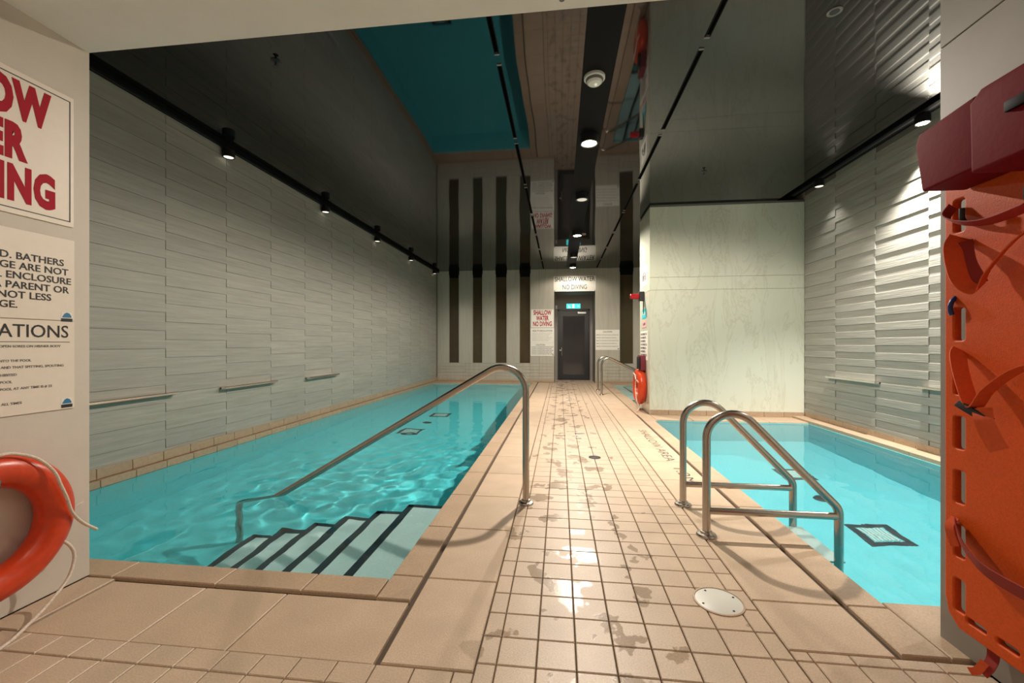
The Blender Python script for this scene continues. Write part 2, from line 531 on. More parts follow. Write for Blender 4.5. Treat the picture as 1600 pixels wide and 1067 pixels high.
# near end of the left pool
xs = [-2.155, -1.66, -1.25, -.668]
for a, b in zip(xs, xs[1:]): slab(a, b, 1.425, 1.792)
Y1 = Y0
for a, b in zip([-3.8, -2.75, -2.2, -1.64, -1.2], [-2.75, -2.2, -1.64, -1.2, -.832]): slab(a, b, 1.812, 1.96, 'coping', .004, 'coping_stone')
slab(-2.33, -2.17, 1.434, 1.81, 'slab')
# near end of the right pool, far end and right-hand edge
slab(1.42, 1.80, 1.69, 2.03, 'coping', .004, 'coping_stone')
for a in (1.80, 2.36, 2.92, 3.4): slab(a, min(a + .56, 3.8), 1.83, 2.03, 'coping', .004, 'coping_stone')
for a in (1.456, 2.0, 2.54, 3.08): slab(a, a + .54, 6.55, 7.0, 'coping', .004, 'coping_stone')
for k in range(9): slab(3.62, 3.81, 2.03 + k*.553, 2.03 + (k+1)*.553, 'coping', .03, 'coping_stone', h=.05)
for k in range(5): slab(-3.74 + k*.582, -3.74 + (k+1)*.582, 12.0, BY, 'coping', .004, 'coping_stone')
for k in range(5): slab(1.47 + k*.46, 1.47 + (k+1)*.46, 11.9, BY, 'coping', .004, 'coping_stone')

# ---- pool basins
def basin(name, P, fm, wm, label):
    x0, x1, y0, y1, z = P
    t = thing(name, label, 'pool', ((x0+x1)/2, y0, 0), kind='structure'); o = Vector(t.location)
    def part(n, b, m):
        q = obj(n, boxes([b]), m, t, -o); q.cycles.is_caustics_receiver = True; return q
    part('basin_floor', (x0, x1, y0, y1, z - .1, z), fm)
    e = .004
    part('basin_wall', (x0 - .02, x0 + e, y0, y1, z, -.016), wm)
    part('basin_wall', (x1 - e, x1 + .02, y0, y1, z, -.016), wm)
    part('basin_wall', (x0 - .02, x1 + .02, y0 - .02, y0 + e, z, -.016), wm)
    part('basin_wall', (x0 - .02, x1 + .02, y1 - e, y1 + .02, z, -.016), wm)
    return t
lb = basin('pool_basin', LP, 'pool_floor_deep', 'pool_wall_deep', 'long teal swimming pool basin beside the left stone wall')
rb = basin('pool_basin', RP, 'pool_floor', 'pool_wall', 'bright aqua square pool basin in front of the marble wall')
hb = basin('pool_basin', HP, 'pool_floor_deep', 'pool_wall_deep', 'small rear pool basin behind the marble wall')

def steps(t, P, x_edge, sgn, y0, y1, n, z0, tread, rise, near_open=False):
    o = Vector(t.location)
    for k in range(n):
        a = x_edge + sgn * tread * k if k else x_edge
        b = x_edge + sgn * (tread * (k + 1) + .035)
        top = z0 - rise * k
        lo, hi = min(a, b), max(a, b)
        s = obj('step', boxes([(lo, hi, y0, y1, P[4], top)]), 'step_tile', t, -o)
        s.cycles.is_caustics_receiver = True
        # dark tile nosing along the long edge and the open end
        e0, e1 = (b - sgn*.045, b + sgn*.006)
        nz = obj('nosing', boxes([(min(e0, e1), max(e0, e1), y0, y1 + .006, top - .05, top + .004),
                                  (lo, hi, *((y0 - .006, y0 + .04) if near_open else (y1 - .04, y1 + .006)), top - .05, top + .004)]), 'nosing', s)
        nz.cycles.is_caustics_receiver = True
steps(lb, LP, -.83, -1, 1.96, 3.0, 6, -.10, .2525, .15)
steps(hb, HP, 1.47, 1, 9.0, 11.89, 5, -.10, .27, .16, True)

def water(name, P, m, label, nx=2, ny=2, waves=None):
    x0, x1, y0, y1, z = P
    bm = bmesh.new()
    bmesh.ops.create_grid(bm, x_segments=nx, y_segments=ny, size=.5)
    for v in bm.verts:
        v.co.x = (x0+x1)/2 + v.co.x*(x1-x0+.004); v.co.y = (y0+y1)/2 + v.co.y*(y1-y0+.004); v.co.z = WZ + (waves(v.co.x, v.co.y) if waves else 0)
    me = mesh_from(bm, name, smooth=True)
    if me.polygons[0].normal.z < 0: me.flip_normals()
    o = obj(name, me, m); o.cycles.is_caustics_caster = True
    return tag(o, label, 'water', kind='stuff')
rw = random.Random(3)
comps = []
for k in range(18):
    lam = rw.uniform(.10, .30); a = rw.uniform(0, 2*PI); kk = 2*PI/lam
    comps.append((kk*math.cos(a), kk*math.sin(a), rw.uniform(0, 2*PI), lam*lam))
def ripples(cx_, cy_, rx_, ry_, amp, calm):
    def f(x, y):
        g = calm + (1 - calm)*math.exp(-((x - cx_)/rx_)**2 - ((y - cy_)/ry_)**2)
        return amp*g*sum(c[3]*math.sin(c[0]*x + c[1]*y + c[2]) for c in comps)
    return f
water('pool_water', LP, 'water_left', 'rippled teal water of the long lap pool', 140, 480, ripples(-1.45, 4.1, 1.25, 1.25, .022, .05))
water('pool_water', RP, 'water_right', 'clear bright aqua water of the square pool', 66, 136, ripples(2.4, 3.2, 1.5, 1.5, .0022, .5))
water('pool_water', HP, 'water_left', 'dim water of the small rear pool')

# ---- stone-clad side walls
CP = .736
def clad_wall(name, X, sgn, y_first, ncol, zpitch, zref, proud, label, kind_m='stone', y_end=None):
    wl = tag(obj(name, boxes([(X, X - sgn*.15, y_first - .03, (y_end or BY), -.05, CZ + .15) if sgn < 0 else (X - .15, X, y_first - .03, (y_end or BY), -.05, CZ + .15)]), 'grey_grout'), label, kind='structure')
    g = .004
    base = .004
    def plank(L, z0, z1, cut0):
        # profile: proud lower half with a sharp lower edge, set-back upper half
        h = zpitch; hh = h * .5
        prof = [(0, .0015), (proud, .0015), (proud - .001, hh - .002), (base, hh + .001), (base, h - .0015), (0, h - .0015)]
        pts = []
        return prism([(sgn*d, zz) for d, zz in prof], 'y', -L/2 + g/2, L/2 - g/2)
    std = plank(CP, 0, 0, 0); std.materials.append(MATS[kind_m])
    n = 0
    for k in range(ncol):
        yc = y_first + CP*(k + .5)
        L = CP
        me = std
        if y_end and yc + CP/2 > y_end:
            L = y_end - (y_first + CP*k)
            if L < .05: continue
            yc = y_first + CP*k + L/2
            me = plank(L, 0, 0, 0); me.materials.append(MATS[kind_m])
        off = zref + (zpitch/2 if k % 2 else 0)
        z = off - math.ceil((off - .0) / zpitch) * zpitch
        while z < CZ - .03:
            if z > -.12:
                obj('stone_plank', me, None, wl, (X, yc, z))
                n += 1
            z += zpitch
    return wl
clad_wall('wall_left', LX, 1, 2.137 - CP, 15, .174, 1.109, .0075, 'tall left wall clad in pale stone planks', y_end=BY - .002)
clad_wall('wall_right', RX, -1, 6.99 - 7*CP, 8, .1795, 1.856, .014, 'right wall clad in stepped pale stone planks', y_end=7.0)
tag(obj('wall_right', boxes([(RX, RX + .15, 7.0, BY, -.05, CZ + .15)]), 'stone'), 'plain stone wall beside the small rear pool', kind='structure')

# tile upstands at the foot of the walls
def upstand(name, axis, fixed, sgn, a0, a1, zt, th, label, two=True, pitch=.29, zb=-.05):
    b = thing(name, label, 'baseboard', kind='structure')
    n = max(1, round((a1 - a0) / pitch)); p = (a1 - a0) / n
    def place(u0, u1, z0, z1, th):
        f0, f1 = sorted((fixed, fixed + sgn*th))
        if axis == 'y': me = box(f0, f1, u0 + .002, u1 - .002, z0, z1, .003)
        else: me = box(u0 + .002, u1 - .002, f0, f1, z0, z1, .003)
        obj('edge_tile', me, 'band', b)
    for k in range(n):
        place(a0 + k*p, a0 + (k+1)*p, .042 if two else zb, zt, th)
        if two: place(a0 + k*p, a0 + (k+1)*p, zb, .038, th + .037)
    return b
upstand('baseboard_left', 'y', LX, 1, 1.83, BY - .01, .125, .022, 'brown tile upstand along the foot of the left wall')
upstand('baseboard_middle', 'x', 7.0, -1, 1.456, 3.79, .085, .014, 'brown tile upstand at the foot of the marble wall', two=False, zb=0.004)
upstand('baseboard_right', 'y', RX, -1, 2.03, 6.98, .10, .014, 'brown tile upstand along the foot of the right wall', two=False, zb=.03)
upstand('baseboard_back', 'x', BY, -1, -3.75, -.18, .06, .014, 'brown tile upstand at the foot of the back wall by the long pool', two=False, zb=.004)
upstand('baseboard_back', 'x', BY, -1, 1.05, 3.79, .06, .014, 'brown tile upstand at the foot of the back wall by the rear pool', two=False, zb=.004)

# ---- marble-clad partition
wm_ = tag(obj('wall_middle', boxes([(1.466, 3.81, 7.01, 7.84, -.02, CZ)]), 'grey_grout'), 'partition wall clad in pale green-white marble', kind='structure')
for z0, z1 in ((.0, 2.032), (2.036, 2.24), (2.244, 3.385)):
    obj('stone_panel', box(1.456, 3.805, 7.0, 7.012, z0, z1, .001), 'marble', wm_)
    obj('stone_panel', box(1.456, 1.468, 7.013, 7.85, z0, z1, .001), 'marble', wm_)
    obj('stone_panel', box(1.469, 3.80, 7.838, 7.85, z0, z1, .001), 'marble', wm_)

# ---- back wall: pilasters, planks and openings
wb = tag(obj('wall_back', boxes([(-3.9, -.17, BY + .09, BY + .2, -.05, CZ + .1), (1.04, 3.95, BY + .09, BY + .2, -.05, CZ + .1),
                                (-.17, 1.04, BY + .09, BY + .2, 2.74, CZ + .1)]), 'grey_grout'),
         'back wall of pale panels with tall dark windows', kind='structure')
wins = [(-3.43, -3.10), (-2.685, -2.365), (-1.967, -1.611), (-1.228, -.887), (1.751, 2.156), (2.62, 3.03)]
def bpart(x0, x1, z0, z1, name='wall_panel', y0=BY, m='stone_back'):
    return obj(name, box(x0 + .001, x1 - .001, y0, BY + .09, z0 + .001, z1 - .001, .003), m, wb)
edges = [-3.79] + [e for w_ in wins[:4] for e in w_]
for k in range(0, 8, 2): bpart(edges[k], edges[k+1], .57, CZ)
for (a, b) in ((2.156, 2.62), (3.03, 3.80)): bpart(a, b, .57, CZ)
# low stone courses below the windows and planks beside the door
for i in range(6):
    z0 = .0 + i*.095
    for a, b in ((-3.79, -2.9), (-2.9, -1.95), (-1.95, -.887), (-.887, -.62), (-.62, -.172), (1.042, 1.40), (1.40, 1.751), (1.751, 2.6), (2.6, 3.8)):
        narrow = a >= -.9 and b < 1.8
        dy = -.012 if (i + int((a + 10)*3)) % 2 else -.002
        bpart(a, b, z0, z0 + .095, 'stone_plank', BY + dy)
for (a, b) in ((-.887, -.62), (-.62, -.172), (1.042, 1.43), (1.43, 1.751)):
    bpart(a, b, .57, CZ, 'wall_plank', BY - .006)
bpart(-.172, 1.042, 2.74, CZ, 'wall_panel', BY - .004)
for i, (a, b) in enumerate(wins):
    wn = thing('window_%d' % (i+1), ['dark window next to the corner with the left wall', 'second dark window from the left wall', 'third dark window from the left wall',
               'dark window beside the red-lettered sign', 'dark window right of the caution notice', 'dark window above the rear pool'][i], 'window', (a, BY, .57), kind='structure')
    o = -Vector(wn.location)
    obj('pane', boxes([(a, b, BY + .055, BY + .065, .58, 3.21)]), 'dark_glass', wn, o)
    obj('head_panel', boxes([(a, b, BY + .03, BY + .07, 3.21, CZ)]), 'black_matt', wn, o)
    for q in ((a, a + .012, BY - .004, BY + .07, .57, 3.3), (b - .012, b, BY - .004, BY + .07, .57, 3.3), (a, b, BY - .004, BY + .07, .57, .582)):
        obj('window_frame', boxes([q]), 'stone_back', wn, o)
    obj('transom', boxes([(a, b, BY + .05, BY + .058, 2.30 if i < 3 else 2.36, 2.325 if i < 3 else 2.38)]), 'dark_brown', wn, o)
# door recess
DR = 13.6
tag(obj('wall_recess', boxes([(-.29, -.17, BY + .09, DR + .15, -.05, 2.8), (1.04, 1.16, BY + .09, DR + .15, -.05, 2.8),
     (-.17, 1.04, BY + .09, DR + .15, 2.74, 2.86), (-.17, -.075, DR - .0, DR + .1, -.01, 2.74), (.955, 1.04, DR, DR + .1, -.01, 2.74), (-.075, .955, DR, DR + .1, 2.29, 2.74)]), 'grey_panel'),
    'recess of the door in the back wall', kind='structure')
dr = thing('door_1', 'black framed glazed door at the end of the walkway', 'door', (.44, DR, 0), kind='structure')
o = -Vector(dr.location)
for q in ((-.075, -.03, 0, 2.28), (.91, .955, 0, 2.28), (-.075, .955, 2.235, 2.28)):
    obj('door_frame', boxes([(q[0], q[1], DR - .03, DR + .05, q[2] + .005, q[3])]), 'black_frame', dr, o)
obj('door_stile', boxes([(-.025, .095, DR - .02, DR + .03, .03, 2.23)]), 'black_frame', dr, o)
obj('door_stile', boxes([(.79, .905, DR - .02, DR + .03, .03, 2.23)]), 'black_frame', dr, o)
obj('door_rail', boxes([(.095, .79, DR - .02, DR + .03, .03, .17)]), 'black_frame', dr, o)
obj('door_rail', boxes([(.095, .79, DR - .02, DR + .03, 2.06, 2.23)]), 'black_frame', dr, o)
obj('pane', boxes([(.095, .79, DR - .003, DR + .012, .17, 2.06)]), 'door_glass', dr, o)
obj('door_closer', box(.56, .84, DR - .07, DR - .02, 2.13, 2.20, .008), 'steel_bright', dr, o)
hd = obj('door_handle', tube(fillet([(.055, DR - .02, .78), (.055, DR - .09, .78), (.055, DR - .09, 1.06), (.055, DR - .02, 1.06)], [.03, .03], 5), .016, 10), 'steel_bright', dr, o)
obj('lock', cyl(.026, .015, 16), 'steel_bright', dr, Vector((.01, DR - .035, .96)) + o, (PI/2, 0, 0))

# ---- ceiling
SX = 3.41
cb = [(-3.95, .17, EY - .02, BY + .1, CZ, CZ + .12), (.49, SX, EY - .02, BY + .1, CZ, CZ + .12), (.17, .49, EY - .02, BY + .1, CZ + .0, CZ + .12)]
ceil = tag(obj('ceiling', boxes([(-3.95, SX, EY - .02, BY + .1, CZ, CZ + .12)]), 'gloss_black'), 'mirror-gloss black stretch ceiling above the pools', kind='structure')
tag(obj('ceiling_cove', boxes([(SX - .02, 3.95, EY - .02, BY + .1, CZ + .12, CZ + .2), (SX - .012, SX, EY, BY, CZ, CZ + .12)]), 'black_matt'), 'matt black recess in the ceiling along the right wall', kind='structure')
# matt black channel that carries the walkway downlights
tag(obj('ceiling_channel', box(.185, .445, EY, BY - .3, CZ - .004, CZ + .01), 'black_matt'), 'matt black strip along the ceiling carrying the round downlights', 'ceiling strip')
# ---- entry: side walls, soffit, returns
ew = tag(obj('wall_entry_left', box(EX0 - .13, EX0, -1.6, EY, 0, EZ + .02, .003), 'plaster'), 'pale plaster entry wall carrying the pool rule signs', kind='structure')
tag(obj('wall_return_left', boxes([(-3.95, EX0 - .13, EY - .14, EY - .005, -.02, CZ)]), 'plaster'), 'plaster wall between the entry and the long pool', kind='structure')
er = tag(obj('wall_entry_right', boxes([(EX1 + .012, EX1 + .13, -1.6, EY - .008, 0, EZ + .02)]), 'grey_grout'), 'grey panelled entry wall behind the orange rescue board', kind='structure')
tag(obj('wall_return_right', boxes([(EX1 + .13, 3.95, EY - .14, EY - .005, -.02, CZ + .1)]), 'plaster'), 'plaster wall between the entry and the square pool', kind='structure')
pz = [.0, 2.02, 2.31, EZ]
for z0, z1 in zip(pz, pz[1:]):
    obj('wall_panel', box(EX1, EX1 + .02, .55, EY, z0 + .002, z1 - .002, .002), 'grey_panel', er)
    obj('wall_panel', box(EX1, EX1 + .02, -1.6, .546, z0 + .002, z1 - .002, .002), 'grey_panel', er)
tag(obj('wall_entry_rear', boxes([(EX0 - .13, EX1 + .13, -1.75, -1.6, 0, EZ)]), 'plaster'), 'plaster wall closing the entry', kind='structure')
sf = tag(obj('ceiling_entry', boxes([(EX0 - .13, EX1 + .13, -1.75, EY - .12, EZ, EZ + .12), (-3.95, 3.95, EY - .12, EY - .005, EZ, CZ + .02)]), 'soffit'), 'pale flat soffit over the entry', kind='structure')

# ================================================================== THINGS
# ---- handrails
def flange(parent, loc, r=.055):
    obj('base_flange', lathe([(0, 0), (r, 0), (r, .008), (r*.92, .014), (r*.62, .018), (r*.55, .03), (.026, .032), (0, .032)], 28), 'steel', parent, loc)
t = thing('handrail', 'single stainless steel handrail sloping down into the long pool', 'handrail', (-.245, 3.0, 0))
pth = fillet([(0, 0, .005), (0, 0, 1.115), (-2.255, 0, -.22), (-2.255, 0, -1.0)], [.175, .10], 14)
obj('rail', tube(pth, .0245, 18), 'steel', t)
flange(t, (0, 0, 0))

t = thing('pool_ladder', 'stainless steel ladder with two arched rails entering the square pool', 'ladder', (.875, 2.86, 0))
for y in (.24, -.24):
    r_ = obj('rail', tube(fillet([(0, y, .005), (0, y, .955), (.735, y, .195), (.735, y, -1.2)], [.150, .09], 14), .0235, 18), 'steel', t)
    obj('crossbar', tube([(.0, y, .15), (.735, y, .15)], .0205, 14), 'steel', r_)
    flange(t, (0, y, 0), .058)
for k in range(4):
    obj('tread', box(.735 - .07, .735 + .05, -.225, .225, -.30 - .27*k, -.27 - .27*k, .008, 2), 'white_plastic', t)

for i, y in enumerate((9.63, 10.56)):
    t = thing('handrail', ['thin steel handrail at the rear pool, beside the lifebuoy pillar', 'thin steel handrail at the rear pool, next to the back wall'][i], 'handrail', (.94, y, 0), group='handrails of the rear pool')
    obj('rail', tube(fillet([(0, 0, .005), (0, 0, .93), (1.6, 0, .16), (1.6, 0, -.9)], [.16, .1], 10), .024, 14), 'steel', t)
    flange(t, (0, 0, 0))

# ---- wall ledges (slim steel bars on the side walls)
def ledge(label, X, sgn, y0, y1, z):
    t = thing('wall_bar', label, 'wall bar', (X, (y0+y1)/2, z), group='slim bars on the stone walls')
    L = (y1 - y0)/2
    obj('bar', box(*sorted((sgn*.012, sgn*.075)), -L, L, -.012, .012, .004), 'steel_bright', t)
    for s in (-1, 1):
        obj('bracket', boxes([(*sorted((sgn*-.002, sgn*.03)), s*L - s*.02 - .02, s*L - s*.02 + .02, -.02, .008)]), 'steel', t)
ledge('slim steel bar on the left stone wall, close to the rule signs', LX, 1, 2.75, 3.69, .675)
ledge('slim steel bar on the left stone wall, middle of three', LX, 1, 4.246, 5.135, .66)
ledge('slim steel bar on the left stone wall, farthest towards the windows', LX, 1, 5.82, 6.68, .645)
ledge('slim steel bar on the right stone wall, nearer the marble wall', RX, -1, 5.43, 6.37, .69)
ledge('slim steel bar on the right stone wall, beside the rescue board', RX, -1, 3.95, 4.85, .70)

# ---- ceiling fixtures
def downlight(x, y, lit, label, power, ang=172):
    t = thing('downlight', label, 'ceiling light', (x, y, CZ - .004), group='round downlights along the walkway ceiling')
    obj('housing', lathe([(0, 0), (.10, 0), (.10, -.085), (.092, -.09), (.085, -.09), (.080, -.078), (0, -.078)], 32), 'black', t)
    obj('lens', lathe([(0, -.083), (.074, -.083), (.074, -.076), (0, -.076)], 28), 'lamp_lit' if lit else 'lens_off', t)
    if power: spot('downlight_lamp', (x, y, CZ - .10), (x, y, 0), power, ang, .35, .05, WARM, t)
for x, y, lit, lab, pw in ((.315, 4.59, 1, 'glaring round downlight in the black ceiling strip, past the smoke detector', P_CENTRE),
        (.33, 6.36, 0, 'dim round black downlight between two glaring ones, nearer the smoke detector', P_DIM * .0),
        (.345, 8.45, 1, 'glaring round downlight in the black ceiling strip, half way to the door', P_CENTRE),
        (.345, 10.55, 0, 'dim round black downlight in front of the white sign over the door', 0),
        (.36, 11.95, 1, 'glaring round downlight right in front of the sign over the door', P_CENTRE * .10)):
    downlight(x, y, lit, lab, pw, 165 if y > 11.5 else 172)

def track(label, X, z0, z1, y0, y1, wdt):
    t = thing('light_track', label, 'light track', (X, y0, z1), group='black light tracks along the side walls')
    obj('rail_body', box(-wdt/2, wdt/2, 0, y1 - y0, z0 - z1, 0, .004), 'black_matt', t)
    obj('rail_slot', boxes([(-wdt*.15, wdt*.15, .02, y1 - y0 - .02, z0 - z1 - .001, z0 - z1 + .004)]), 'ink', t)
    return t
track('black light track along the top of the left stone wall', -3.745, CZ - .055, CZ, EY + .05, BY - .06, .065)
track('black light track in the recess along the right stone wall', 3.60, CZ + .035, CZ + .12, EY + .05, 6.95, .10)
def track_spot(label, X, y, ztop, lit, tgt, power, ang, lm):
    t = thing('track_spotlight', label, 'spotlight', (X, y, ztop), group='track spotlights on the side walls')
    obj('adapter', boxes([(-.02, .02, -.05, .05, -.02, .0)]), 'black', t)
    obj('housing', lathe([(0, -.018), (.058, -.018), (.062, -.03), (.062, -.098), (.056, -.103), (.050, -.093), (0, -.093)], 28), 'black', t)
    obj('lens', lathe([(0, -.096), (.048, -.096), (.048, -.090), (0, -.090)], 24), lm, t)
    if power: spot('spotlight_lamp', (X, y, ztop - .112), tgt, power, ang, .7, .03, NEUT, t)
names = ['small black track spotlight on the left wall, nearest the rule signs', 'small black track spotlight on the left wall, second from the rule signs',
         'small black track spotlight on the left wall, third from the rule signs', 'small black track spotlight on the left wall, fourth from the rule signs',
         'small black track spotlight on the left wall, next to the corner window']
for n_, y in zip(names, (4.31, 6.27, 8.17, 10.12, 12.1)):
    track_spot(n_, -3.725, y, CZ - .056, 1, (-2.0, y, 0), P_LEFT, 58, 'lamp_side')
track_spot('glaring track spotlight on the right wall, above the rescue board', 3.60, 4.60, CZ + .035, 1, (3.62, 4.65, 0), P_RIGHT, 104, 'lamp_lit')
track_spot('dim small track spotlight on the right wall, next to the marble wall', 3.60, 6.27, CZ + .035, 1, (3.2, 6.2, 0), 22, 90, 'lamp_side')
track_spot('track spotlight hidden in the recess beside the entry wall', 3.60, 2.75, CZ + .035, 1, (3.3, 2.8, 0), 90, 120, 'lamp_side')

def slot_run(X, ysegs, lab):
    for i, (a, b) in enumerate(ysegs):
        t = thing('slot_diffuser', lab, 'air diffuser', (X, (a+b)/2, CZ), group='narrow slots in the ceiling, ' + ('long pool side' if X < 0 else 'square pool side'))
        L = (b - a)/2
        obj('slot', boxes([(-.013, .013, -L, L, -.005, .004)]), 'slot_black', t)
        for s in (-1, 1):
            obj('slot_edge', boxes([(s*.016 - .004, s*.016 + .004, -L - .02, L + .02, -.005, .004)]), 'black_matt', t)
            obj('end_cap', boxes([(-.020, .020, s*(L + .03) - .008, s*(L + .03) + .008, -.006, .004)]), 'grey_ink', t)
slot_run(-.49, [(1.95 + 1.33*k + .09, 1.95 + 1.33*(k+1) - .09) for k in range(0, 8)], 'narrow black slot in the ceiling over the edge of the long pool')
slot_run(1.08, [(1.95 + 1.33*k + .09, 1.95 + 1.33*(k+1) - .09) for k in range(0, 8)], 'narrow black slot in the ceiling on the side of the square pool')

t = thing('smoke_detector', 'round white smoke detector on the black ceiling strip', 'smoke detector', (.29, 3.58, CZ - .004))
obj('base', lathe([(0, 0), (.088, 0), (.088, -.02), (.082, -.026), (0, -.026)], 36), 'white_plastic', t)
obj('vent_ring', lathe([(.062, -.024), (.074, -.026), (.070, -.045), (.055, -.047)], 36), 'grey_ink', t)
obj('cover', lathe([(.060, -.026), (.064, -.045), (.052, -.060), (.025, -.066), (0, -.066)], 36), 'white_plastic', t)
obj('lens', lathe([(0, -.064), (.014, -.066), (.010, -.076), (0, -.077)], 16), 'lens_off', t, (.01, -.005, 0))

def sprinkler(x, y, z, lab, m='black'):
    t = thing('sprinkler_head', lab, 'sprinkler', (x, y, z))
    obj('escutcheon', lathe([(0, 0), (.035, 0), (.035, -.004), (.014, -.010), (0, -.010)], 24), m, t)
    obj('stem', cyl(.007, .035, 12, z0=-.045), m, t)
    obj('deflector', cyl(.019, .003, 16, z0=-.048), m, t)
sprinkler(1.877, 5.71, CZ, 'small black sprinkler head on the ceiling before the marble wall')
sprinkler(-2.26, 3.09, CZ, 'small black sprinkler head on the ceiling over the long pool')
t = thing('recessed_ring', 'small recessed ring fitting in the ceiling over the square pool', 'ceiling fitting', (1.86, 3.07, CZ))
obj('trim_ring', lathe([(.030, 0), (.046, 0), (.046, -.004), (.040, -.007), (.030, -.003)], 28), 'grey_ink', t)
obj('core', cyl(.029, .003, 24, z0=-.003), 'black', t)
t = thing('sprinkler_head', 'tiny concealed sprinkler in the pale soffit edge', 'sprinkler', (.008, 1.756, EZ))
obj('cap', cyl(.012, .006, 16, z0=-.006), 'grey_ink', t); obj('escutcheon', cyl(.018, .002, 16, z0=-.002), 'soffit', t)
t = thing('linear_vent', 'black linear vent in the pale soffit above the rule signs', 'vent', (-1.96, 1.44, EZ))
obj('frame', boxes([(-.34, .34, -.045, -.038, -.006, .0), (-.34, .34, .038, .045, -.006, 0), (-.347, -.34, -.045, .045, -.006, 0), (.34, .347, -.045, .045, -.006, 0)]), 'black', t)
obj('slot', boxes([(-.34, .34, -.038, .038, -.002, .0)]), 'ink', t)

# ---- unseen lights added behind and above the viewer to brighten the entry
for i, (x, y) in enumerate(((-1.35, .35), (.25, .1), (-.6, -.9))):
    t = thing('entry_fill_light', 'unseen round fill light added in the entry soffit', 'ceiling light', (x, y, EZ), group='added entry fill lights')
    obj('trim_ring', lathe([(.045, 0), (.065, 0), (.065, -.004), (.050, -.006), (.045, -.001)], 28), 'white_plastic', t)
    obj('lens', cyl(.045, .002, 24, z0=-.002), 'lamp_side', t)
    spot('entry_fill_lamp', (x, y, EZ - .02), (x, y, 0), P_ENTRY_FILL, 150, .9, .05, WARM, t)

# ---- floor and pool fittings
t = thing('hatch_cover', 'round pale access cover in the walkway tiles by the ladder', 'floor cover', (.705, 1.955, 0))
obj('lid', lathe([(0, .004), (.094, .004), (.098, .002), (.098, 0)], 48), 'white_plastic', t)
obj('rim', lathe([(.099, 0), (.099, .005), (.106, .004), (.107, 0)], 48), 'coping', t)
for a in (.4, 3.5, 2.0, 5.2):
    obj('screw', cyl(.005, .0015, 12, z0=.004), 'ink', t, (.08*math.cos(a), .08*math.sin(a), 0))
t = thing('floor_drain', 'small dark round drain in the walkway tiles', 'drain', (.35, 4.30, 0))
obj('grate', lathe([(0, .003), (.048, .003), (.052, .001), (.052, 0)], 32), 'ink', t)
obj('ring', lathe([(.052, 0), (.052, .004), (.060, .003), (.061, 0)], 32), 'dark_brown', t)

def main_drain(x, y, z, s, label):
    t = thing('pool_drain', label, 'drain', (x, y, z), group='square drains on the pool floors')
    h = s/2; b = s*.16
    obj('tile_border', boxes([(-h, h, -h, -h + b, 0, .006), (-h, h, h - b, h, 0, .006), (-h, -h + b, -h + b, h - b, 0, .006), (h - b, h, -h + b, h - b, 0, .006)]), 'nosing', t)
    obj('plate', boxes([(-h + b, h - b, -h + b, h - b, 0, .004)]), 'pool_wall', t)
    n = 7; q = h - b
    obj('grille', boxes([(-q + .01 + (2*q - .02)*k/n, -q + .01 + (2*q - .02)*(k + .55)/n, -q + .01, q - .01, .004, .012) for k in range(n)] +
                        [(-q + .006, q - .006, -.006, .006, .004, .013)]), 'white_plastic', t)
    for c in t.children: c.cycles.is_caustics_receiver = True
main_drain(2.655, 3.815, RP[4], .34, 'square dark-bordered drain on the square pool floor, nearer the entry')
main_drain(2.70, 5.165, RP[4], .34, 'square dark-bordered drain on the square pool floor, nearer the marble wall')
main_drain(-2.36, 6.40, LP[4], .36, 'square drain on the long pool floor, nearer the steps')
main_drain(-2.27, 7.75, LP[4], .36, 'square drain on the long pool floor, nearer the windows')
def inlet(x, y, z, lab):
    t = thing('pool_inlet', lab, 'pool fitting', (x, y, z))
    obj('cap', lathe([(0, .012), (.05, .012), (.075, .004), (.08, 0)], 28), 'nosing', t)
    obj('hub', cyl(.02, .006, 16, z0=.012), 'ink', t)
    for c in t.children: c.cycles.is_caustics_receiver = True
inlet(2.62, 4.50, RP[4], 'round dark fitting on the square pool floor between its drains')
inlet(-2.31, 7.06, LP[4], 'round dark fitting on the long pool floor between its drains')

# ---- lettering on the slabs
def floor_text(body, x, y, h, wdt, rz, label, m='worn_ink'):
    o = obj('floor_lettering', text_mesh(body, h, wdt, -.012), m, None, (x, y, .0006), (0, 0, rz))
    tag(o, label, 'lettering')
floor_text('SHALLOW AREA', 1.045, 5.0, .095, 1.5, -PI/2, 'black SHALLOW AREA lettering on the slabs beside the square pool')
floor_text('1.2M', 1.045, 3.80, .095, .42, -PI/2, 'black depth mark on the slabs beside the ladder')

